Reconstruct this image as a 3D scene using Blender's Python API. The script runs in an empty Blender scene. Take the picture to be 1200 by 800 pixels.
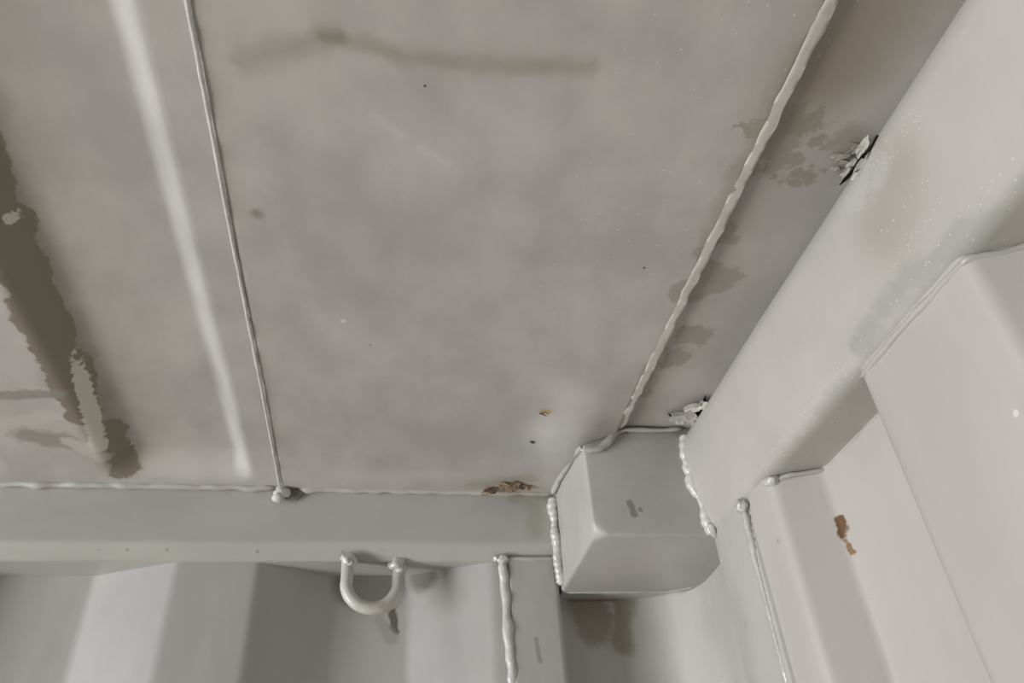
import bpy, bmesh, math, random
from mathutils import Vector, Matrix, noise as mnoise
random.seed(7)
scene = bpy.context.scene
C = scene.collection
S = 0.32                      # one working unit = the camera's distance below the roof, 0.32 m
CZ = 2.07                     # camera height above the container floor, metres

# ---------------------------------------------------------------- camera
F = 883.0
dz = Vector((515 - 600, -750 - 400, F)).normalized()
dy = Vector((430 - 600, 1090 - 400, F)); dy = (dy - dz * dy.dot(dz)).normalized()
dx = dy.cross(dz)
if dx.x < 0: dx = -dx
M = Matrix((dx, dy, dz))                    # image axes (right, down, forward) -> world
right, down, fwd = M @ Vector((1, 0, 0)), M @ Vector((0, 1, 0)), M @ Vector((0, 0, 1))
cam_d = bpy.data.cameras.new('camera'); cam = bpy.data.objects.new('camera', cam_d); C.objects.link(cam)
rot = Matrix((right, -down, -fwd)).transposed()
cam.matrix_world = Matrix.Translation((0, 0, CZ)) @ rot.to_4x4()
cam_d.sensor_width = 36; cam_d.lens = F / 1200 * 36; cam_d.clip_start = 0.01
scene.camera = cam

# ---------------------------------------------------------------- light: daylight through the open end doors
w = bpy.data.worlds.new('sky'); scene.world = w; w.use_nodes = True
bg = w.node_tree.nodes['Background']; bg.inputs[0].default_value = (0.75, 0.85, 1.0, 1); bg.inputs[1].default_value = 0.55
def area(name, loc, to, sx, sy, power, col):
    l = bpy.data.lights.new(name, 'AREA'); l.shape = 'RECTANGLE'; l.size = sx; l.size_y = sy
    l.energy = power; l.color = col
    o = bpy.data.objects.new(name, l); C.objects.link(o); o.location = loc
    o.rotation_euler = (Vector(to) - Vector(loc)).to_track_quat('-Z', 'Y').to_euler()
    return o
# the end doors stand half open: sky above, bright ground below
area('doorway_daylight', (-3.18, -0.52, 1.55), (0, 0.2, 2.0), 0.8, 1.35, 94, (0.88, 0.94, 1.0))
area('doorway_ground_bounce', (-3.18, -0.52, 0.45), (0, 0.2, 2.1), 0.8, 0.75, 64, (1.0, 0.925, 0.835))

vs = scene.view_settings
vs.view_transform = 'Standard'; vs.look = 'None'; vs.gamma = 1; vs.use_curve_mapping = False
vs.exposure = -0.14

# ---------------------------------------------------------------- helpers
def W(p): return Vector((p[0] * S, p[1] * S, CZ + p[2] * S))
def ray(u, v): return M @ Vector((u - 600, v - 400, F))
def on(u, v, ax, val):                       # where a sight line meets a wall or roof plane (working units)
    r = ray(u, v); return tuple(r * (val / r[ax]))
CEIL, WALLX, RAILY = 1.0, 0.79, 2.01
def roof(u, v, z=CEIL): return on(u, v, 2, z)
def head(u, v, x=WALLX): return on(u, v, 0, x)
def side(u, v, y=RAILY): return on(u, v, 1, y)

def tag(o, label, cat, group=None):
    o['label'] = label; o['category'] = cat
    if group: o['group'] = group
    return o
def empty(name, loc):
    o = bpy.data.objects.new(name, None); C.objects.link(o); o.location = W(loc); o.empty_display_size = 0.02
    bpy.context.view_layer.update()
    return o
def link(name, bm, mat, parent=None, smooth=True, angle=35):
    me = bpy.data.meshes.new(name)
    bmesh.ops.recalc_face_normals(bm, faces=bm.faces)
    bm.to_mesh(me); bm.free()
    me.materials.append(mat)
    for p in me.polygons: p.use_smooth = smooth
    if smooth: me.set_sharp_from_angle(angle=math.radians(angle))
    o = bpy.data.objects.new(name, me); C.objects.link(o)
    if parent:
        o.parent = parent
        o.matrix_parent_inverse = Matrix.Translation(-parent.location) if parent.type == 'EMPTY' else Matrix()
    return o
def nz(x, y, z, s=1.0): return mnoise.noise(Vector((x * s, y * s, z * s)))

# ---------------------------------------------------------------- materials
def capsule_group():
    g = bpy.data.node_groups.new('capsule_distance', 'ShaderNodeTree')
    for n in ('P', 'A', 'B'): g.interface.new_socket(n, in_out='INPUT', socket_type='NodeSocketVector')
    g.interface.new_socket('R', in_out='INPUT', socket_type='NodeSocketFloat')
    g.interface.new_socket('V', in_out='OUTPUT', socket_type='NodeSocketFloat')
    N, L = g.nodes, g.links
    gi, go = N.new('NodeGroupInput'), N.new('NodeGroupOutput')
    def vm(op, a, b=None, sc=None):
        n = N.new('ShaderNodeVectorMath'); n.operation = op; L.new(a, n.inputs[0])
        if b is not None: L.new(b, n.inputs[1])
        if sc is not None: L.new(sc, n.inputs['Scale'])
        return n
    def mt(op, a, b, cl=False):
        n = N.new('ShaderNodeMath'); n.operation = op; n.use_clamp = cl
        for i, q in enumerate((a, b)):
            if isinstance(q, (int, float)): n.inputs[i].default_value = q
            else: L.new(q, n.inputs[i])
        return n.outputs[0]
    pa = vm('SUBTRACT', gi.outputs['P'], gi.outputs['A']).outputs[0]
    ba = vm('SUBTRACT', gi.outputs['B'], gi.outputs['A']).outputs[0]
    t = mt('DIVIDE', vm('DOT_PRODUCT', pa, ba).outputs['Value'], mt('ADD', vm('DOT_PRODUCT', ba, ba).outputs['Value'], 1e-9), True)
    d = vm('LENGTH', vm('SUBTRACT', pa, vm('SCALE', ba, sc=t).outputs[0]).outputs[0]).outputs['Value']
    L.new(mt('SUBTRACT', 1.0, mt('DIVIDE', d, gi.outputs['R'])), go.inputs[0])
    return g
CAP = capsule_group()
CEDGE = 0.0
def paint(name, base=(0.56, 0.545, 0.515), rough=0.42, stains=(), mottle=0.10, mscale=(2.2, 9.0), streak=(1, 1, 1), bump=0.10, specks=None, spec=0.5):
    m = bpy.data.materials.new(name); m.use_nodes = True
    nt = m.node_tree; N, L = nt.nodes, nt.links
    b = N['Principled BSDF']
    geo = N.new('ShaderNodeNewGeometry')
    mp = N.new('ShaderNodeMapping'); mp.vector_type = 'POINT'
    mp.inputs['Location'].default_value = (0, 0, -CZ / S); mp.inputs['Scale'].default_value = (1 / S,) * 3
    L.new(geo.outputs['Position'], mp.inputs[0]); P = mp.outputs[0]
    def mt(op, a, bb=None, cl=False):
        n = N.new('ShaderNodeMath'); n.operation = op; n.use_clamp = cl
        for i, q in enumerate((a, bb)):
            if q is None: continue
            if isinstance(q, (int, float)): n.inputs[i].default_value = q
            else: L.new(q, n.inputs[i])
        return n.outputs[0]
    def nse(scale, detail=4, rgh=0.55, vec=P):
        n = N.new('ShaderNodeTexNoise'); n.inputs['Scale'].default_value = scale
        n.inputs['Detail'].default_value = detail; n.inputs['Roughness'].default_value = rgh
        L.new(vec, n.inputs['Vector']); return n
    def smooth(v, lo, hi, a=0.0, bb=1.0):
        n = N.new('ShaderNodeMapRange'); n.interpolation_type = 'SMOOTHSTEP'
        L.new(v, n.inputs[0])
        for i, q in enumerate((lo, hi, a, bb)): n.inputs[i + 1].default_value = q
        return n.outputs[0]
    def mix(fac, a, bb):
        n = N.new('ShaderNodeMix'); n.data_type = 'RGBA'
        if isinstance(fac, (int, float)): n.inputs[0].default_value = fac
        else: L.new(fac, n.inputs[0])
        for i, q in ((6, a), (7, bb)):
            if isinstance(q, tuple): n.inputs[i].default_value = (*q, 1)
            else: L.new(q, n.inputs[i])
        return n.outputs[2]
    sm = N.new('ShaderNodeMapping'); sm.inputs['Scale'].default_value = streak; L.new(P, sm.inputs[0])
    n1 = nse(mscale[0], 5, 0.6, sm.outputs[0]).outputs[0]; n2 = nse(mscale[1], 4, 0.6, sm.outputs[0]).outputs[0]
    mm = mt('ADD', mt('MULTIPLY', n1, 0.6), mt('MULTIPLY', n2, 0.4))
    lo = tuple(c * (1 - mottle * 1.6) for c in base); hi = tuple(min(1, c * (1 + mottle * 1.4)) for c in base)
    col = mix(smooth(mm, 0.36, 0.64), lo, hi)
    rsrc = rough
    height = mt('MULTIPLY', nse(38, 3).outputs[0], 0.35)
    height = mt('ADD', height, mt('MULTIPLY', n2, 0.5))
    for st in stains:
        wn = nse(max(st.get('ns', 14), 0.6 / min(c[2] for c in st['caps'])), 6, st.get('rg', 0.62))
        v = None
        for (A, B, Rr) in st['caps']:
            g = N.new('ShaderNodeGroup'); g.node_tree = CAP
            L.new(P, g.inputs['P']); g.inputs['A'].default_value = A; g.inputs['B'].default_value = B; g.inputs['R'].default_value = Rr
            v = g.outputs[0] if v is None else mt('MAXIMUM', v, g.outputs[0])
        # below the capsule rim the noise may still break through a little
        v = mt('ADD', v, mt('MULTIPLY', mt('SUBTRACT', wn.outputs[0], 0.5), st.get('amp', 1.0)))
        k = smooth(v, st.get('lo', 0.0), st.get('hi', 0.12), 0.0, st.get('str', 1.0))
        col = mix(k, col, st['col'])
        if 'h' in st: height = mt('ADD', height, mt('MULTIPLY', k, st['h']))
    if specks:
        vo = N.new('ShaderNodeTexVoronoi'); vo.inputs['Scale'].default_value = specks.get('scale', 60); L.new(P, vo.inputs['Vector'])
        sp = N.new('ShaderNodeSeparateColor'); L.new(vo.outputs['Color'], sp.inputs[0])
        k = mt('MULTIPLY', mt('LESS_THAN', vo.outputs['Distance'], specks.get('r', 0.17)), mt('GREATER_THAN', sp.outputs[0], specks.get('th', 0.8)))
        v = None
        for (A, B, Rr) in specks['caps']:
            g = N.new('ShaderNodeGroup'); g.node_tree = CAP
            L.new(P, g.inputs['P']); g.inputs['A'].default_value = A; g.inputs['B'].default_value = B; g.inputs['R'].default_value = Rr
            v = g.outputs[0] if v is None else mt('MAXIMUM', v, g.outputs[0])
        k = mt('MULTIPLY', k, smooth(v, 0.0, 0.4))
        col = mix(mt('MULTIPLY', k, 0.6), col, (0.6, 0.59, 0.57))
        height = mt('ADD', height, mt('MULTIPLY', k, 0.8))
    L.new(col, b.inputs['Base Color'])
    b.inputs['Roughness'].default_value = rough
    b.inputs['Specular IOR Level'].default_value = spec
    bp = N.new('ShaderNodeBump'); bp.inputs['Strength'].default_value = bump; bp.inputs['Distance'].default_value = 0.004
    L.new(height, bp.inputs['Height']); L.new(bp.outputs[0], b.inputs['Normal'])
    return m

BARE = (0.205, 0.183, 0.138); DIRT = (0.245, 0.225, 0.185); RUST = (0.20, 0.095, 0.035); DARKRUST = (0.035, 0.022, 0.014)
PALE = (0.50, 0.49, 0.475)
def pl(pts, r, f=roof):                      # capsules along a run of points
    q = [f(*p) for p in pts]
    return [(q[i], q[i + 1], r) for i in range(len(q) - 1)] or [(q[0], q[0], r)]
def spot(u, v, r, f=roof):
    p = f(u, v); return (p, p, r)

roof_stains = [
    # wide darker run, then dirt patches, in the channel beside the header
    dict(caps=pl([(1080, -40), (985, 90)], 0.16), col=(0.25, 0.22, 0.17), amp=0.7, ns=7, hi=0.9, str=0.85),
    dict(caps=pl([(930, 150), (905, 200)], 0.06), col=DIRT, amp=2.6, ns=22, lo=0.2, hi=0.4, str=0.7),
    dict(caps=pl([(905, 140), (960, 165)], 0.09) + pl([(880, 215), (960, 215)], 0.06), col=DIRT, amp=2.6, ns=24, lo=0.62, hi=0.8, str=0.8),
    dict(caps=pl([(945, 70), (860, 235), (835, 290)], 0.045), col=(0.28, 0.26, 0.215), amp=1.5, ns=16, hi=0.6, str=0.6),
    dict(caps=[spot(843, 290, 0.05), spot(838, 335, 0.06), spot(815, 345, 0.05), spot(800, 340, 0.035), spot(798, 425, 0.05), spot(812, 400, 0.05), spot(785, 432, 0.035)], col=DIRT, amp=2.0, ns=18, hi=0.22, str=0.65),
    dict(caps=pl([(765, 430), (757, 470)], 0.03), col=(0.24, 0.225, 0.18), amp=1.2, ns=20, hi=0.5, str=0.7),
    # the long faint crease, darker along its length
    dict(caps=pl([(290, 72), (345, 55), (385, 42)], 0.035) + pl([(385, 42), (470, 65), (550, 78)], 0.025) + pl([(550, 78), (690, 78)], 0.028), col=(0.27, 0.25, 0.20), amp=1.3, ns=12, lo=-0.1, hi=1.2, str=0.7),
    dict(caps=pl([(378, 42), (398, 46)], 0.02), col=(0.2, 0.175, 0.13), amp=1.2, ns=24, hi=0.9, str=0.6),
    dict(caps=[spot(301, 250, 0.02)], col=(0.19, 0.165, 0.13), amp=1.2, ns=24, hi=0.9, str=0.8),
    # pale overspray haze
    dict(caps=pl([(160, 545), (330, 556)], 0.09) + pl([(400, 560), (540, 556)], 0.06) + pl([(650, 455), (700, 470)], 0.07) + pl([(440, 145), (520, 190)], 0.09) + pl([(560, 120), (640, 170)], 0.07), col=(0.50, 0.485, 0.47), amp=1.0, ns=7, lo=-0.1, hi=1.1, str=0.55),
    # pale scuffs
    dict(caps=pl([(438, 135), (470, 160)], 0.012) + pl([(495, 175), (525, 192)], 0.014), col=PALE, amp=2.0, ns=30, hi=1.0, str=0.7),
    dict(caps=[spot(402, 376, 0.008), spot(68 * 0.375, 145, 0.012), spot(88, 162, 0.01), spot(128, 160, 0.012)], col=(0.56, 0.55, 0.52), amp=1.2, ns=40, hi=0.6),
    dict(caps=pl([(120, 162), (160, 158)], 0.012), col=PALE, amp=1.3, ns=20, hi=0.6, str=0.7),
    # slope's soft shade painted in first, then the peeled run on the roof corrugation
    dict(caps=pl([(-40, 120), (0, 215), (62, 365), (112, 475), (140, 540)], 0.07, lambda u, v: roof(u, v, 1.03)), col=(0.25, 0.232, 0.185), amp=1.2, ns=9, lo=-0.1, hi=0.9, str=0.8),
    dict(caps=pl([(-40, 165), (12, 285), (50, 370), (85, 450), (97, 478)], 0.05, lambda u, v: roof(u, v, 1.03)), col=BARE, amp=1.7, ns=9, hi=0.12),
    dict(caps=pl([(130, 505), (145, 548)], 0.04, lambda u, v: roof(u, v, 1.02)), col=BARE, amp=1.9, ns=9, hi=0.15),
    dict(caps=pl([(17, 258), (20, 262)], 0.022, lambda u, v: roof(u, v, 1.03)) + pl([(50, 315), (54, 330)], 0.012, lambda u, v: roof(u, v, 1.03)) + pl([(66, 350), (80, 385), (90, 412)], 0.013, lambda u, v: roof(u, v, 1.03)) + pl([(90, 412), (104, 470), (115, 520)], 0.024, lambda u, v: roof(u, v, 1.02)), col=(0.56, 0.54, 0.46), amp=1.7, ns=18, hi=0.2),
    # grey smears by the side rail on the left
    dict(caps=pl([(0, 466), (70, 464)], 0.025) + pl([(30, 512), (75, 520)], 0.05), col=(0.25, 0.24, 0.21), amp=1.5, ns=9, hi=0.5, str=0.85),
    dict(caps=pl([(0, 500), (60, 490)], 0.03) + pl([(80, 520), (120, 540)], 0.03), col=(0.48, 0.465, 0.43), amp=1.5, ns=9, hi=0.5, str=0.8),
    # dark specks
    dict(caps=[spot(625, 515, 0.014)], col=DARKRUST, amp=0.6, ns=40, hi=0.4),
    dict(caps=[spot(498, 101, 0.0028), spot(755, 314, 0.0032), spot(434, 404, 0.0026), spot(996, 15, 0.004)], col=(0.06, 0.05, 0.04), amp=0.3, ns=40, hi=0.3),
    dict(caps=pl([(555, 568), (620, 560)], 0.05), col=(0.28, 0.25, 0.195), amp=1.0, ns=12, hi=1.0, str=0.6),
    dict(caps=pl([(637, 479), (653, 480)], 0.012), col=(0.36, 0.26, 0.13), amp=0.9, ns=26, hi=0.5),
    dict(caps=[spot(642, 483, 0.009)], col=(0.07, 0.045, 0.02), amp=0.8, ns=40, hi=0.4),
    dict(caps=pl([(995, 175), (1015, 210)], 0.05), col=(0.30, 0.28, 0.24), amp=1.8, ns=24, hi=0.5, str=0.7),
]
m_roof = paint('roof_paint', base=(0.407, 0.394, 0.374), stains=roof_stains, mottle=0.075, streak=(1.0, 0.75, 1.0), rough=0.45, bump=0.10,
               specks=dict(caps=pl([(900, 0), (760, 200), (700, 330)], 0.2), scale=70, r=0.13, th=0.72))
SCORCH_SHADE = (0.135, 0.13, 0.11)
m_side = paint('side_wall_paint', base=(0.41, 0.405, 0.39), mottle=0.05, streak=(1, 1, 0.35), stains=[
    dict(caps=pl([(420, 684), (452, 686)], 0.085, lambda u, v: side(u, v, 2.15)) + [spot(494, 678, 0.06, lambda u, v: side(u, v, 2.13))], col=SCORCH_SHADE, amp=1.0, ns=9, hi=0.55, str=0.8),  # scorch inside the ring; the spot to its right paints in the ring's shadow
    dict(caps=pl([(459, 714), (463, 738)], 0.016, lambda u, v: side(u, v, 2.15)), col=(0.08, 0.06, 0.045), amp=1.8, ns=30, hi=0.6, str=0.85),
    dict(caps=pl([(445, 728), (460, 748)], 0.025, lambda u, v: side(u, v, 2.15)), col=(0.30, 0.29, 0.26), amp=1.2, ns=14, hi=0.6, str=0.6),
    dict(caps=[spot(172, 737, 0.011, lambda u, v: side(u, v, 2.1)), spot(168, 742, 0.008, lambda u, v: side(u, v, 2.1))], col=(0.55, 0.54, 0.49), amp=0.5, ns=20, hi=0.3),
])
m_end = paint('end_wall_paint', base=(0.425, 0.400, 0.375), mottle=0.035, streak=(1, 1, 0.3), stains=[
    dict(caps=pl([(986, 608), (988, 630)], 0.015, lambda u, v: head(u, v, 0.90)), col=(0.13, 0.065, 0.022), amp=2.2, ns=34, hi=0.35),
    dict(caps=pl([(992, 634), (999, 646)], 0.008, lambda u, v: head(u, v, 0.90)), col=(0.22, 0.13, 0.06), amp=2.2, ns=24, hi=0.4),
    dict(caps=pl([(1006, 696), (1010, 704)], 0.007, lambda u, v: head(u, v, 0.895)), col=(0.17, 0.085, 0.04), amp=0.6, ns=20, hi=0.2),
    dict(caps=pl([(1017, 696), (1021, 703)], 0.005, lambda u, v: head(u, v, 0.905)), col=(0.2, 0.19, 0.19), amp=0.6, ns=20, hi=0.5),
    dict(caps=[spot(913, 634, 0.007, lambda u, v: head(u, v, 0.8)), spot(973, 632, 0.006, lambda u, v: head(u, v, 0.9)), spot(979, 653, 0.005, lambda u, v: head(u, v, 0.9))], col=(0.3, 0.28, 0.25), amp=0.9, ns=30, hi=0.4, str=0.8),
    dict(caps=[spot(1192, 484, 0.006, lambda u, v: head(u, v, 0.8))], col=(0.6, 0.58, 0.55), amp=0.4, ns=30, hi=0.25),
    dict(caps=pl([(1107, 310), (1095, 332)], 0.004, lambda u, v: head(u, v, 0.8)), col=(0.22, 0.16, 0.12), amp=0.9, ns=30, hi=0.5),
])
m_rail = paint('side_rail_paint', base=(0.40, 0.394, 0.37), mottle=0.035, streak=(0.5, 1, 1.4), stains=[
    dict(caps=[spot(20 + i * 47.3 + random.uniform(-14, 14), 644 + random.uniform(-3, 3), 0.007, lambda u, v: side(u, v, 2.026)) for i in range(13)], col=(0.25, 0.21, 0.17), amp=1.2, ns=30, hi=0.6, str=0.7),
    dict(caps=pl([(640, 583), (600, 584)], 0.03, side) + pl([(625, 590), (628, 620)], 0.05, side), col=(0.31, 0.295, 0.25), amp=0.8, ns=8, hi=1.0, str=0.7),
])
hs = [
    dict(caps=pl([(1065, 215), (1050, 260)], 0.11, head), col=(0.31, 0.285, 0.24), amp=0.8, ns=9, lo=-.05, hi=1.0, str=0.8),
    dict(caps=[spot(1150, 187, 0.005, head), spot(1177, 157, 0.004, head), spot(1165, 172, 0.003, head)], col=(0.1, 0.08, 0.07), amp=0.5, ns=30, hi=0.4),
    dict(caps=pl([(1022, 188), (1002, 235)], 0.05, lambda u, v: head(u, v, 0.768)) + pl([(1045, 175), (1030, 215)], 0.035, lambda u, v: head(u, v, 0.768)), col=(0.47, 0.46, 0.45), amp=2.2, ns=26, lo=0.1, hi=0.8, str=0.4, h=0.8),
    dict(caps=pl([(1180, 260), (1130, 280), (1060, 340), (1015, 400)], 0.035, lambda u, v: head(u, v, 0.80)), col=(0.31, 0.31, 0.285), amp=1.4, ns=18, hi=0.5, str=0.8),
    dict(caps=[((0.85, 1.4, 0.715), (0.85, 0.3, 0.715), 0.07)], col=(0.33, 0.325, 0.30), amp=1.3, ns=12, hi=0.5, str=0.8),
]
m_head = paint('header_paint', base=(0.425, 0.402, 0.378), mottle=0.03, rough=0.38, stains=hs,
               specks=dict(caps=[((0.80, 1.45, 0.725), (0.80, 0.2, 0.725), 0.07), (head(1060, 250), head(1075, 190), 0.12)], scale=130, r=0.2, th=0.75))
m_cast = paint('casting_paint', base=(0.40, 0.39, 0.373), mottle=0.05, rough=0.4, bump=0.14, stains=[
    dict(caps=pl([(738, 590), (743, 603)], 0.012, lambda u, v: side(u, v, 1.655)) + [spot(750, 598, 0.009, lambda u, v: side(u, v, 1.655))], col=(0.17, 0.165, 0.16), amp=1.6, ns=28, hi=0.5, str=0.8),
    dict(caps=[((0.6, 1.85, 0.715), (0.8, 1.75, 0.715), 0.14)], col=(0.45, 0.435, 0.41), amp=2.0, ns=7, hi=0.8, str=0.5),
])
m_post = paint('corner_post_paint', base=(0.41, 0.40, 0.38), mottle=0.05, streak=(1.5, 1.5, 0.5), stains=[
    dict(caps=pl([(690, 700), (700, 730)], 0.09, lambda u, v: side(u, v, 2.125)) + pl([(730, 705), (728, 750)], 0.05, lambda u, v: side(u, v, 2.125)), col=(0.22, 0.195, 0.15), amp=1.6, ns=9, hi=0.6, str=0.8),  # brown stain, widened to paint in the shade at the pocket's left
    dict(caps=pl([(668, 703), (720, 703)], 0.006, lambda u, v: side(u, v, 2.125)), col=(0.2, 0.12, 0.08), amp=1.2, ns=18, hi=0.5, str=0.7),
    dict(caps=pl([(628, 748), (633, 775)], 0.008, lambda u, v: side(u, v, 2.03)), col=(0.25, 0.24, 0.215), amp=1.2, ns=18, hi=0.6, str=0.7),
    dict(caps=[spot(874, 732, 0.008, lambda u, v: head(u, v, 0.79)), spot(843, 757, 0.006, lambda u, v: head(u, v, 0.79))], col=(0.35, 0.33, 0.29), amp=0.6, hi=0.5),
])
m_weld = paint('weld_paint', base=(0.53, 0.52, 0.50), mottle=0.06, mscale=(6, 30), rough=0.22, bump=0.5, spec=0.8)
m_endweld = paint('end_weld_paint', base=(0.45, 0.435, 0.42), mottle=0.06, mscale=(6, 30), rough=0.26, bump=0.5, spec=0.7)
m_ring = paint('ring_paint', base=(0.50, 0.49, 0.455), mottle=0.06, mscale=(6, 24), rough=0.35, bump=0.15)
m_strip = paint('seam_paint', base=(0.47, 0.455, 0.42), mottle=0.08, mscale=(8, 26), rough=0.45, bump=0.15)
m_flake = paint('flake_paint', base=(0.37, 0.355, 0.325), mottle=0.2, mscale=(20, 60), rough=0.5, bump=0.2)
m_rustflake = paint('rust_flake', base=(0.22, 0.155, 0.10), mottle=0.4, mscale=(14, 50), rough=0.8, bump=0.4, spec=0.2)
m_crack = paint('dark_rust', base=(0.022, 0.015, 0.011), mottle=0.4, mscale=(20, 60), rough=0.9, bump=0.3, spec=0.1)
m_floor = paint('floor_plywood', base=(0.26, 0.205, 0.15), mottle=0.2, mscale=(0.8, 5), streak=(0.2, 2, 1), rough=0.6)
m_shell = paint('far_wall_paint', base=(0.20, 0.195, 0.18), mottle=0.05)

# ---------------------------------------------------------------- mesh builders
def strip(bm, prof, extr):
    """prof: list of vectors; extr: function (point, i) -> second point"""
    a = [bm.verts.new(W(p)) for p in prof]
    b = [bm.verts.new(W(extr(p, i))) for i, p in enumerate(prof)]
    for i in range(len(prof) - 1): bm.faces.new((a[i], a[i + 1], b[i + 1], b[i]))
def fillet(pts, rads, n=5):
    """round the corners of a 2D polyline"""
    out = [Vector(pts[0])]
    for i in range(1, len(pts) - 1):
        p, a, b = Vector(pts[i]), Vector(pts[i - 1]), Vector(pts[i + 1]); r = rads if isinstance(rads, (int, float)) else rads[i]
        if r <= 0: out.append(p); continue
        r1 = min(r, (p - a).length * 0.45); r2 = min(r, (p - b).length * 0.45)
        s, e = p + (a - p).normalized() * r1, p + (b - p).normalized() * r2
        for k in range(n + 1):
            t = k / n; out.append((1 - t) ** 2 * s + 2 * t * (1 - t) * p + t * t * e)
    out.append(Vector(pts[-1])); return out
def bead(bm, path, r, step=0.008, seed=0, lump=0.35, ripple=0.22, squash=None, n=8, wl=0.016):
    """a lumpy weld run along a polyline (working units)"""
    pts = [Vector(p) for p in path]; sm = []
    for i in range(len(pts) - 1):
        L = (pts[i + 1] - pts[i]).length; k = max(1, int(L / step))
        for j in range(k): sm.append(pts[i].lerp(pts[i + 1], j / k))
    sm.append(pts[-1]); rings = []; acc = 0
    for i, p in enumerate(sm):
        t = (sm[min(i + 1, len(sm) - 1)] - sm[max(i - 1, 0)]).normalized()
        ref = Vector((0.31, 0.57, 0.76)); u = t.cross(ref).normalized(); v = t.cross(u)
        if i: acc += (p - sm[i - 1]).length
        rr = r(acc) if callable(r) else r
        rr *= 1 + lump * nz(acc * 18, seed, 0) + ripple * abs(math.sin(acc / wl * math.pi + 2.5 * nz(acc * 9, seed, 3)))
        e = min(i, len(sm) - 1 - i); rr *= min(1, 0.35 + 0.33 * e)
        off = Vector((nz(acc * 22, seed, 1), nz(acc * 22, seed, 5), nz(acc * 22, seed, 9))) * rr * 0.35
        ring = []
        for k in range(n):
            a = 2 * math.pi * k / n
            d = (u * math.cos(a) + v * math.sin(a)) * rr * (1 + 0.18 * nz(acc * 30, k * 1.7, seed))
            if squash is not None: d -= squash[0] * d.dot(squash[0]) * squash[1]
            ring.append(bm.verts.new(W(p + off + d)))
        rings.append(ring)
    for a, b in zip(rings, rings[1:]):
        for k in range(n): bm.faces.new((a[k], a[(k + 1) % n], b[(k + 1) % n], b[k]))
    bm.faces.new(rings[0]); bm.faces.new(rings[-1])
def blob(bm, c, r, seed=0, rough=0.35):
    s = bmesh.ops.create_icosphere(bm, subdivisions=3, radius=1)
    for v in s['verts']:
        d = v.co.copy(); k = 1 + rough * nz(d.x + seed * 3.1, d.y, d.z, 1.6) + rough * 0.4 * nz(d.x, d.y + seed, d.z, 4)
        v.co = W(Vector(c) + Vector((d.x * r[0], d.y * r[1], d.z * r[2])) * k)
def flake(bm, c, nrm, along, L, Wd, curl=0.25, lift=0.004, th=0.003, seed=0):
    """one curled scale of paint or rust"""
    c = Vector(c); nrm = Vector(nrm).normalized(); a = Vector(along); a = (a - nrm * a.dot(nrm)).normalized(); b = nrm.cross(a)
    rnd = random.Random(seed); K = 11; top, bot = [], []
    for k in range(K):
        t = 2 * math.pi * k / K; rr = rnd.uniform(0.62, 1.12)
        x, y = math.cos(t) * L * 0.5 * rr, math.sin(t) * Wd * 0.5 * rr
        h = lift + curl * (abs(y) / Wd + 0.5) ** 2 * Wd + rnd.uniform(-0.1, 0.1) * Wd
        p = c + a * x + b * y + nrm * h
        top.append(bm.verts.new(W(p))); bot.append(bm.verts.new(W(p - nrm * th)))
    ct = bm.verts.new(W(c + nrm * lift * 0.6)); cb = bm.verts.new(W(c + nrm * (lift * 0.6 - th)))
    for k in range(K):
        j = (k + 1) % K
        bm.faces.new((top[k], top[j], ct)); bm.faces.new((bot[j], bot[k], cb)); bm.faces.new((top[j], top[k], bot[k], bot[j]))
def crack(bm, pts, wd, nrm, depth=0.004):
    """dark jagged opening: a thin lens-shaped ribbon with thickness"""
    nrm = Vector(nrm).normalized(); pts = [Vector(p) for p in pts]; rows = []
    for i, p in enumerate(pts):
        t = (pts[min(i + 1, len(pts) - 1)] - pts[max(i - 1, 0)]).normalized(); s = nrm.cross(t).normalized()
        ww = wd[i]
        rows.append([bm.verts.new(W(p + s * ww + nrm * 0.0)), bm.verts.new(W(p + nrm * depth)), bm.verts.new(W(p - s * ww))])
    for a, b in zip(rows, rows[1:]):
        for k in range(2): bm.faces.new((a[k], a[k + 1], b[k + 1], b[k]))

# ================================================================ SETTING
# ---- roof
def trough(x):
    """roof corrugations press upward; first one starts left of the weld"""
    per = 0.655; d = 0.055
    if x > -0.34: return 0.0
    t = (-0.364 - x) % per if x < -0.364 else 0.0
    def ss(a, b, q): q = max(0, min(1, (q - a) / (b - a))); return q * q * (3 - 2 * q)
    return d * ss(0.0, 0.055, t) * (1 - ss(0.285, 0.375, t))
def ceil_z(x, y):
    z = CEIL
    fade = max(0, min(1, (1.97 - y) / 0.09)); fade = fade * fade * (3 - 2 * fade)
    z += trough(x) * fade
    if x > 0.585: z += 0.022 * min(1, (x - 0.585) / 0.012)
    if x < -0.29: z += 0.006
    # dip where the plate is drawn down over the corner casting
    if y > 1.0 and x > 0.1:
        q = math.exp(-(((x - 0.475) / 0.08) ** 2 + ((y - 1.67) / 0.17) ** 2))
        z -= 0.042 * q
    # hammered crease and slight waviness of the plate
    if y > 0 and x > -2:
        z += 0.003 * nz(x, y, 2.2, 2.3) + 0.0010 * nz(x, y, 7.1, 9)
        cx, cy = x - 0.0, y - 0.72 - 0.08 * math.sin(x * 6)
        if -0.3 < x < 0.5: z += 0.0035 * math.exp(-(cy / 0.035) ** 2) * (1 - ((x - 0.1) / 0.4) ** 2)
    return z
xs = [-10.2]
while xs[-1] < -0.95: xs.append(xs[-1] + (0.0327 if xs[-1] > -3 else 0.0655))
xs = [x for x in xs if x < -0.95]
x = -0.95
while x < -0.27: xs.append(x); x += 0.0085
while x < 0.56: xs.append(x); x += 0.02
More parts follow.
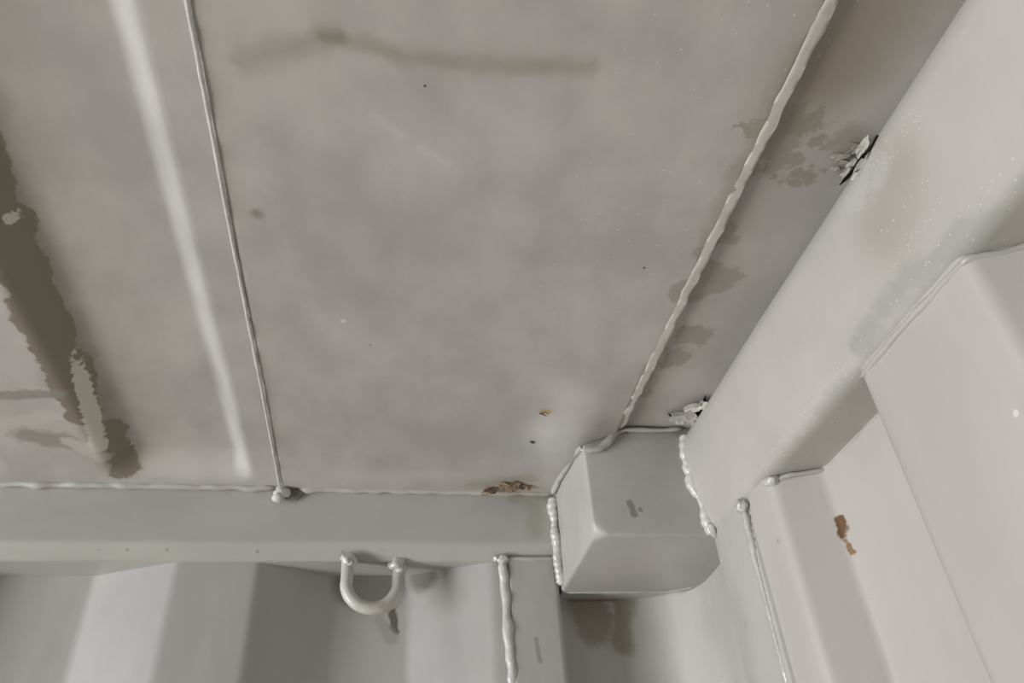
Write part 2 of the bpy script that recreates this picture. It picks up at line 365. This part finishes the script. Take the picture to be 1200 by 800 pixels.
for q in (0.575, 0.585, 0.591, 0.597, 0.62, 0.65, 0.68, 0.71, 0.74, 0.77, 0.80, 0.83, 0.87): xs.append(q)
ys = [-5.3, -4, -3, -2, -1.4, -1, -0.7, -0.4, -0.2, 0.0]
y = 0.1
while y < 2.0: ys.append(y); y += 0.022
ys.append(2.02)
bm = bmesh.new(); grid = [[bm.verts.new(W((x, y, ceil_z(x, y)))) for y in ys] for x in xs]
for i in range(len(xs) - 1):
    for j in range(len(ys) - 1): bm.faces.new((grid[i][j], grid[i][j + 1], grid[i + 1][j + 1], grid[i + 1][j]))
ceiling = link('ceiling', bm, m_roof, angle=60); ceiling['kind'] = 'structure'
ceiling['label'] = 'grey painted steel roof plate with smudges and peeling paint'

bm = bmesh.new()
bead(bm, [(-0.293, 0.25, 0.999), (-0.296, 1.0, 0.999), (-0.295, 1.50, 0.999), (-0.297, 1.985, 0.999)], 0.0034, seed=1, lump=0.5, ripple=0.15)
o = link('weld_bead', bm, m_weld, ceiling, angle=85); o['label'] = 'thin pale weld bead running along the roof to the side rail'
bm = bmesh.new()
bead(bm, [(0.586, 0.2, 0.998), (0.587, 0.9, 0.998), (0.590, 1.62, 0.996)], 0.0105, seed=4, lump=0.3, ripple=0.03, squash=(Vector((0, 0, 1)), 0.93))
o = link('seam_strip', bm, m_strip, ceiling, angle=85); o['label'] = 'cream seam line on the roof running to the corner casting'
# rusty chip in the roof plate
bm = bmesh.new(); p = roof(642, 482)
flake(bm, Vector(p) + Vector((0, 0, -0.001)), (0.1, 0.2, -1), (1, 0.15, 0), 0.045, 0.018, 0.3, 0.003, 0.002, 3)
flake(bm, Vector(roof(655, 479)), (0, 0.2, -1), (1, 0.3, 0), 0.03, 0.012, 0.3, 0.002, 0.002, 4)
o = link('rust_chip', bm, m_rustflake, ceiling, smooth=False)
bm = bmesh.new(); p = Vector(roof(625, 515))
bead(bm, [p + Vector((-0.014, 0.002, 0)), p + Vector((0, -0.004, -0.001)), p + Vector((0.014, 0.003, 0))], 0.0045, seed=8, step=0.004)
o = link('drill_hole', bm, m_crack, ceiling)

# ---- corrugated side wall
WI, WO = 2.05, 2.15
prof = []; base = [(-0.336, WI), (-0.132, WO), (0.074, WO), (0.299, WI)]
per = 0.868
k0 = -11
for k in range(k0, 1):
    o_ = k * per
    prof += [(-0.336 + o_, WI), (-0.132 + o_, WO), (0.096 + o_ * 1.0 - (0.0 if k < 0 else 0.022), WO), (0.299 + o_ + (0.025 if k < 0 else 0), WI)]
prof.append((0.345, WI))
prof = fillet(prof, 0.014, 4)
bm = bmesh.new()
P3 = [(p.x, p.y, 0.845) for p in prof]
strip(bm, P3, lambda p, i: (p[0], p[1], -CZ / S))
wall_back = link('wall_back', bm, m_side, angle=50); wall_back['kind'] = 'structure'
wall_back['label'] = 'corrugated grey side wall below the side rail'
bm = bmesh.new()
bead(bm, [(0.331, 2.035, 0.805), (0.333, 2.038, 0.70), (0.336, 2.038, 0.60), (0.340, 2.04, 0.505), (0.338, 2.04, 0.47)], 0.013, seed=11, lump=0.35, ripple=0.05)
bead(bm, [(0.338, 2.04, 0.47), (0.33, 2.038, 0.44), (0.335, 2.04, 0.0), (0.335, 2.04, -2.0)], 0.012, seed=12, lump=0.3, step=0.012)
blob(bm, (0.331, 2.03, 0.805), (0.016, 0.014, 0.014), 2); blob(bm, (0.312, 2.03, 0.808), (0.010, 0.01, 0.008), 5)
o = link('weld_bead', bm, m_weld, wall_back, angle=85); o['label'] = 'vertical white weld bead between side wall and corner post'

# ---- corrugated end wall
EI, EO = 0.798, 0.905; per = 0.675
prof = [(EI, 1.50)]
for k in range(0, 10):
    q = -k * per
    prof += [(EI, 1.345 + q), (EO, 1.298 + q), (EO, 1.012 + q), (EI, 0.962 + q)]
prof = fillet(prof, 0.020, 4)
bm = bmesh.new()
strip(bm, [(p.x, p.y, 0.722) for p in prof], lambda p, i: (p[0], p[1], -CZ / S))
wall_right = link('wall_right', bm, m_end, angle=50); wall_right['kind'] = 'structure'
wall_right['label'] = 'corrugated pale end wall with two small rust spots'
bm = bmesh.new()
bead(bm, [(0.788, 1.462, 0.70), (0.789, 1.468, 0.60), (0.789, 1.47, 0.50), (0.791, 1.472, 0.40), (0.792, 1.478, 0.33)], 0.0062, seed=21, lump=0.5, ripple=0.4)
bead(bm, [(0.792, 1.478, 0.30), (0.792, 1.474, 0.0), (0.792, 1.474, -2)], 0.008, seed=22, lump=0.3, step=0.014)
blob(bm, (0.785, 1.462, 0.703), (0.014, 0.016, 0.016), 7)
o = link('weld_bead', bm, m_endweld, wall_right, angle=85); o['label'] = 'vertical weld bead between corner post and end wall'

# ---- rest of the shell: floor and the far long wall
bm = bmesh.new()
zf = -CZ / S
vsx = [bm.verts.new(W(p)) for p in ((-10.2, -5.3, zf), (1.0, -5.3, zf), (1.0, 2.3, zf), (-10.2, 2.3, zf))]
bm.faces.new(vsx); floor = link('floor', bm, m_floor); floor['kind'] = 'structure'
bm = bmesh.new(); prof = []
for k in range(-11, 2):
    o_ = k * 0.868
    prof += [(-0.336 + o_, -5.2), (-0.132 + o_, -5.3), (0.074 + o_, -5.3), (0.299 + o_, -5.2)]
prof = [p for p in prof if p[0] < 0.85]
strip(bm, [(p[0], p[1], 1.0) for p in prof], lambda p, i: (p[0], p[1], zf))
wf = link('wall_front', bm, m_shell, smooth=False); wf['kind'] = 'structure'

bm = bmesh.new()                              # the half-closed door leaves at the far end
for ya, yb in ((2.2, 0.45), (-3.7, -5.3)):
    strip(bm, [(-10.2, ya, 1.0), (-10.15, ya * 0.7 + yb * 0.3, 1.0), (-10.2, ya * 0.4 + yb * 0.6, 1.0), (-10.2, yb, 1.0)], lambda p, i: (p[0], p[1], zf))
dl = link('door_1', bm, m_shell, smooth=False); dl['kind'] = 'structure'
# ================================================================ THINGS
# ---- side rail
rail = empty('side_rail', (-0.3, 2.01, 0.8))
tag(rail, 'flat grey steel rail running level along the top of the side wall', 'rail')
prof = fillet([(2.012, 1.012), (2.010, 0.842), (2.046, 0.806), (2.20, 0.806)], [0, 0.010, 0.006, 0], 5)
bm = bmesh.new(); nseg = 60
rows = []
for i in range(nseg + 1):
    t = i / nseg; x = 0.50 + (-10.7) * t ** 1.8
    rows.append([bm.verts.new(W((x, p.x + 0.0015 * nz(x * 3, p.y * 4, 1), p.y + 0.002 * nz(x * 4, 2, 3)))) for p in prof])
for a, b in zip(rows, rows[1:]):
    for k in range(len(prof) - 1): bm.faces.new((a[k], a[k + 1], b[k + 1], b[k]))
link('rail_body', bm, m_rail, rail, angle=50)
bm = bmesh.new()
bead(bm, [(-1.4, 2.004, 1.004), (-0.6, 2.004, 1.004), (-0.31, 2.003, 1.003)], 0.010, seed=31, lump=0.5, ripple=0.05, step=0.012)
bead(bm, [(-0.25, 2.005, 1.001), (0.1, 2.005, 1.0), (0.49, 2.004, 0.998)], 0.009, seed=32, lump=0.6, ripple=0.05, step=0.01)
o = link('weld_bead', bm, m_rail, rail, angle=85); o['label'] = 'weld seam between rail and roof'
bm = bmesh.new()
blob(bm, (-0.292, 1.995, 0.985), (0.022, 0.016, 0.022), 3, 0.4); blob(bm, (-0.298, 1.992, 0.968), (0.016, 0.012, 0.014), 9, 0.3)
o = link('weld_blob', bm, m_weld, rail, angle=85); o['label'] = 'white lump of weld at the end of the roof bead'
bm = bmesh.new()
blob(bm, (-0.262, 2.005, 0.985), (0.022, 0.008, 0.018), 6, 0.4)
link('burn_mark', bm, paint('scorched_paint', base=(0.20, 0.19, 0.165), mottle=0.3, mscale=(14, 40)), rail)
bm = bmesh.new()                              # bottom fillet weld
bead(bm, [(0.345, 2.030, 0.808), (0.48, 2.030, 0.808)], 0.006, seed=34, lump=0.4, ripple=0.1)
link('weld_bead', bm, m_rail, rail, angle=85)
# rusty scales on the rail near the casting
bm = bmesh.new(); k = 0
for (u, v, l, wd, an) in ((576, 573, 0.050, 0.022, 0.1), (590, 568, 0.045, 0.026, 0.3), (603, 566, 0.04, 0.022, -0.4), (612, 569, 0.03, 0.020, 0.5), (568, 576, 0.03, 0.015, -0.3), (598, 572, 0.035, 0.018, 0.1), (620, 570, 0.022, 0.016, -0.6)):
    k += 1; flake(bm, Vector(roof(u, v)) + Vector((0, -0.004, -0.002)), (0.1 * math.sin(k * 2), -0.55, -0.8), (1, an, 0.2), l, wd, 0.35, 0.004, 0.003, 40 + k)
o = link('rust_scale', bm, m_rustflake, rail, smooth=False); o['label'] = 'brown rust scale flaking off the rail by the casting'
bm = bmesh.new()
crack(bm, [roof(u, v) for u, v in ((558, 576), (566, 579), (580, 580), (594, 577), (606, 572))], [0.001, 0.005, 0.006, 0.006, 0.002], (0, -0.7, -0.7), 0.006)
link('rust_crack', bm, m_crack, rail, smooth=False)

# ---- header rail of the end wall
hdr = empty('header_rail', (0.80, 0.9, 0.72))
tag(hdr, 'thick round-edged pale steel header rail above the end wall, split at its roof joint', 'rail')
arc = [(0.860 - 0.10 * math.cos(math.radians(a)), 0.938 + 0.10 * math.sin(math.radians(a))) for a in range(72, -1, -4)]   # broad rolled shoulder
prof = fillet(arc + [(0.766, 0.85), (0.789, 0.715), (0.86, 0.715), (1.0, 0.715)], [0] * (len(arc) + 1) + [0.035, 0, 0], 8)
bm = bmesh.new(); rows = []; nseg = 90
for i in range(nseg + 1):
    t = i / nseg; y = 1.66 - 6.9 * t ** 2
    # the header is slightly bowed and dented, its lower edge wavy with spatter
    rows.append([bm.verts.new(W((p.x + 0.003 * nz(y * 2.4, p.y * 5, 4) + (0.004 * nz(y * 16, 1, 1) if p.y < 0.74 else 0), y, p.y + 0.003 * nz(y * 3, 8, 1)))) for p in prof])
for a, b in zip(rows, rows[1:]):
    for k in range(len(prof) - 1): bm.faces.new((a[k], a[k + 1], b[k + 1], b[k]))
link('rail_body', bm, m_head, hdr, angle=60)
# weld line along the lower inside edge
bm = bmesh.new()
bead(bm, [(0.800, 1.46, 0.708), (0.806, 1.345, 0.708), (0.84, 1.32, 0.708), (0.91, 1.295, 0.710), (0.908, 1.02, 0.710)], 0.005, seed=51, lump=0.4, ripple=0.1)
bead(bm, [(0.800, 0.965, 0.708), (0.798, 0.80, 0.710), (0.802, 0.672, 0.709), (0.905, 0.622, 0.71), (0.905, 0.34, 0.71)], 0.006, seed=52, lump=0.45, ripple=0.1)
link('weld_bead', bm, m_head, hdr, angle=85)
bm = bmesh.new(); blob(bm, (0.805, 1.345, 0.705), (0.016, 0.018, 0.010), 4, 0.3)
o = link('weld_blob', bm, m_weld, hdr, angle=85)
# torn joint with curling paint
bm = bmesh.new(); nrm = Vector((-0.8, -0.2, -0.62))
def hj(u, v): return Vector(on(u, v, 0, 0.773))
crack(bm, [hj(u, v) for u, v in ((1029, 158), (1024, 172), (1012, 181), (1008, 190), (1000, 199), (992, 208), (985, 216))], [0.001, 0.006, 0.003, 0.006, 0.003, 0.004, 0.001], nrm, 0.008)
crack(bm, [hj(u, v) for u, v in ((1026, 166), (1019, 184), (1014, 194), (1002, 202))], [0.002, 0.004, 0.004, 0.001], nrm, 0.011)
o = link('torn_joint', bm, m_crack, hdr, smooth=False); o['label'] = 'dark split in the joint between header and roof'
bm = bmesh.new(); k = 0
for (u, v, l, wd, an) in ((1013, 172, 0.045, 0.018, 0), (1009, 195, 0.05, 0.016, 0.1), (1024, 187, 0.05, 0.02, -0.1), (1000, 190, 0.03, 0.014, 0.6), (1017, 203, 0.04, 0.018, 0.2), (1033, 176, 0.035, 0.014, 0.0), (993, 200, 0.03, 0.012, 0.3)):
    k += 1; flake(bm, hj(u, v) + nrm * 0.002, nrm, (0.05, 1, -0.05 + an), l, wd, 0.16, 0.004, 0.002, 60 + k)
for (u, v, l, wd, an) in ((984, 182, 0.035, 0.016, 0.3), (990, 190, 0.03, 0.012, -0.4), (996, 178, 0.03, 0.012, 0.8), (978, 196, 0.022, 0.010, 0.1), (1002, 170, 0.03, 0.012, -0.2)):
    k += 1; flake(bm, Vector(roof(u, v, 1.02)) + Vector((0, 0, -0.003)), (-0.1, -0.1, -1), (1, -an, 0), l, wd, 0.06, 0.001, 0.002, 60 + k)
o = link('paint_flake', bm, m_flake, hdr, smooth=False); o['label'] = 'curled paint scales around the split'
bm = bmesh.new(); k = 0
for (u, v, l, wd, an) in ((800, 483, 0.08, 0.035, 0.3), (812, 474, 0.06, 0.03, 0.9), (793, 488, 0.05, 0.03, -0.2), (822, 470, 0.035, 0.025, 1.2), (806, 490, 0.06, 0.02, 0.1)):
    k += 1; flake(bm, Vector(roof(u, v, 1.015)) + Vector((0, 0, -0.008)), (-0.3, -0.3, -0.9), (1, -an, 0), l, wd, 0.12, 0.004, 0.003, 80 + k)
o = link('paint_flake', bm, m_flake, hdr, smooth=False); o['label'] = 'peeled paint scales above the corner casting'
bm = bmesh.new()
crack(bm, [roof(u, v, 1.016) for u, v in ((827, 463), (824, 474), (818, 484), (806, 492), (794, 496))], [0.001, 0.007, 0.006, 0.004, 0.001], (-0.3, -0.5, -0.8), 0.004)
crack(bm, [roof(u, v, 1.016) for u, v in ((783, 484), (788, 489), (796, 492))], [0.001, 0.004, 0.001], (-0.3, -0.5, -0.8), 0.004)
crack(bm, [roof(u, v, 1.016) for u, v in ((801, 478), (808, 481), (814, 478), (819, 472))], [0.001, 0.003, 0.003, 0.001], (-0.3, -0.5, -0.8), 0.004)
link('paint_crack', bm, m_crack, hdr, smooth=False)

# ---- corner casting
cast = empty('corner_casting', (0.65, 1.85, 0.715))
tag(cast, 'blocky steel corner casting welded where the two rails meet', 'corner casting')
X0, X1, Y0, Y1, Z0, Z1 = 0.492, 0.90, 1.652, 2.045, 0.715, 1.035
bm = bmesh.new()
vv = {}
for ix, X in enumerate((X0, X1)):
    for iy, Y in enumerate((Y0, Y1)):
        for iz, Z in enumerate((Z0, Z1)):
            vv[ix, iy, iz] = bm.verts.new((X, Y, Z))
q = lambda *k: bm.faces.new([vv[i] for i in k])
q((0,0,0),(1,0,0),(1,0,1),(0,0,1)); q((0,1,0),(0,1,1),(1,1,1),(1,1,0)); q((0,0,0),(0,0,1),(0,1,1),(0,1,0))
q((1,0,0),(1,1,0),(1,1,1),(1,0,1)); q((0,0,0),(0,1,0),(1,1,0),(1,0,0)); q((0,0,1),(1,0,1),(1,1,1),(0,1,1))
bmesh.ops.bevel(bm, geom=[vv[0,0,0]], offset=0.035, segments=1, affect='VERTICES')
bmesh.ops.bevel(bm, geom=list(bm.edges), offset=0.009, segments=3, affect='EDGES', profile=0.5, clamp_overlap=True)
for v in bm.verts: v.co = W(v.co)
link('casting_body', bm, m_cast, cast, angle=40)
bm = bmesh.new()
bead(bm, [(0.484, 2.002, 0.985), (0.480, 2.0, 0.95), (0.482, 2.0, 0.86), (0.484, 2.005, 0.80), (0.488, 2.012, 0.725)], 0.0115, seed=71, lump=0.5, ripple=0.22, wl=0.019, step=0.004, n=12)
o = link('weld_bead', bm, m_weld, cast, angle=85); o['label'] = 'shiny white weld down the left face of the casting'
bm = bmesh.new()
bead(bm, [(0.775, 1.645, 0.997), (0.763, 1.645, 0.94), (0.767, 1.645, 0.86), (0.779, 1.645, 0.79), (0.789, 1.643, 0.72)], 0.0115, seed=72, lump=0.7, ripple=0.25, wl=0.024, step=0.004, n=12)
blob(bm, (0.766, 1.645, 0.90), (0.016, 0.013, 0.028), 3); blob(bm, (0.788, 1.640, 0.73), (0.018, 0.016, 0.02), 4)
o = link('weld_bead', bm, m_weld, cast, angle=85); o['label'] = 'shiny white weld between casting and header rail'
bm = bmesh.new()
pts = [on(u, v, 1, 1.645) for u, v in ((680, 527), (690, 527), (702, 526), (712, 518), (721, 508), (733, 503), (765, 504), (800, 503))]
bead(bm, pts, lambda a: 0.010 if a < 0.12 else 0.006, seed=73, lump=0.35, ripple=0.05)
bead(bm, [(0.488, 1.655, 0.957), (0.486, 1.75, 0.975), (0.485, 1.90, 0.992), (0.484, 2.0, 0.995)], 0.008, seed=74, lump=0.3)
o = link('weld_bead', bm, m_cast, cast, angle=85); o['label'] = 'weld seam along the top of the casting'
bm = bmesh.new()
bead(bm, [(0.50, 2.042, 0.719), (0.66, 2.042, 0.718), (0.80, 2.042, 0.718), (0.875, 2.0, 0.718)], 0.006, seed=75, lump=0.5, ripple=0.2)
link('weld_bead', bm, m_cast, cast, angle=85)

bm = bmesh.new()
bmesh.ops.create_cube(bm, size=1)
for v in bm.verts: v.co = W((0.70 + v.co.x * 0.40, 2.09 + v.co.y * 0.12, 0.80 + v.co.z * 0.15))
link('casting_flange', bm, m_cast, cast, smooth=False)

# ---- corner post
post = empty('corner_post', (0.6, 1.9, -CZ / S))
tag(post, 'steel corner post with pocket stained and painted darker for shade, standing below the corner casting', 'corner post')
pp = [(0.337, 2.06), (0.345, 2.030), (0.484, 2.030), (0.500, 2.125), (0.80, 2.125), (0.885, 2.0), (0.880, 1.80), (0.792, 1.66), (0.788, 1.46), (0.80, 1.455)]
fp = fillet(pp, [0, 0.008, 0.014, 0.018, 0.12, 0.06, 0.06, 0.06, 0.008, 0], 6)
bm = bmesh.new()
def ztop(p): return 0.812 if (p.x < 0.492 and p.y > 1.9) else 0.75 if p.y > 1.80 else 0.725 if p.y > 1.66 else 0.732
strip(bm, [(p.x, p.y, ztop(p)) for p in fp], lambda p, i: (p[0], p[1], zf))
link('post_body', bm, m_post, post, angle=50)
bm = bmesh.new()
bead(bm, [(0.500, 2.112, 0.70), (0.500, 2.112, 0.3), (0.500, 2.112, -1)], 0.005, seed=81, lump=0.3, step=0.014)
link('weld_bead', bm, m_post, post, angle=85)

# ---- lashing ring
ring = empty('lashing_ring', (-0.03, 2.02, 0.80))
tag(ring, 'cream painted steel lashing ring hanging under the side rail', 'ring')
path = []
xl, xr, zt, zb = -0.096, 0.041, 0.812, 0.690
cxr, rx = (xl + xr) / 2, (xr - xl) / 2
path.append(Vector((xl - 0.002, 2.030, zt))); path.append(Vector((xl, 2.026, 0.775)))
for k in range(0, 25):
    a = math.pi * k / 24
    path.append(Vector((cxr - rx * math.cos(a) * (1.02 if 0 < k < 24 else 1), 2.024 + 0.034 * (k / 24) - 0.018 * math.sin(a), 0.742 - 0.072 * math.sin(a))))
path.append(Vector((xr, 2.060, 0.775))); path.append(Vector((xr - 0.004, 2.066, zt)))
bm = bmesh.new(); rings = []; n = 14
for i, p in enumerate(path):
    t = (path[min(i + 1, len(path) - 1)] - path[max(i - 1, 0)]).normalized()
    u = Vector((0, 1, 0)); u = (u - t * u.dot(t)).normalized(); v = t.cross(u)
    f = i / (len(path) - 1); r = 0.0168 + 0.004 * math.exp(-((f - 0.8) / 0.15) ** 2)
    r *= 1 + 0.05 * nz(i * 0.6, 0, 0)
    rings.append([bm.verts.new(W(p + (u * math.cos(6.2832 * k / n) + v * math.sin(6.2832 * k / n)) * r)) for k in range(n)])
for a, b in zip(rings, rings[1:]):
    for k in range(n): bm.faces.new((a[k], a[(k + 1) % n], b[(k + 1) % n], b[k]))
bm.faces.new(rings[0]); bm.faces.new(rings[-1])
o = link('ring_bar', bm, m_ring, ring, angle=60)
for (x, y, s, r) in ((-0.097, 2.026, 5, (0.021, 0.018, 0.021)), (0.037, 2.055, 8, (0.023, 0.022, 0.026))):
    bm = bmesh.new(); blob(bm, (x, y, 0.800), r, s, 0.45)
    blob(bm, (x + 0.008, y - 0.006, 0.785), tuple(q * 0.6 for q in r), s + 1, 0.5)
    link('weld_blob', bm, m_weld, ring, angle=85)
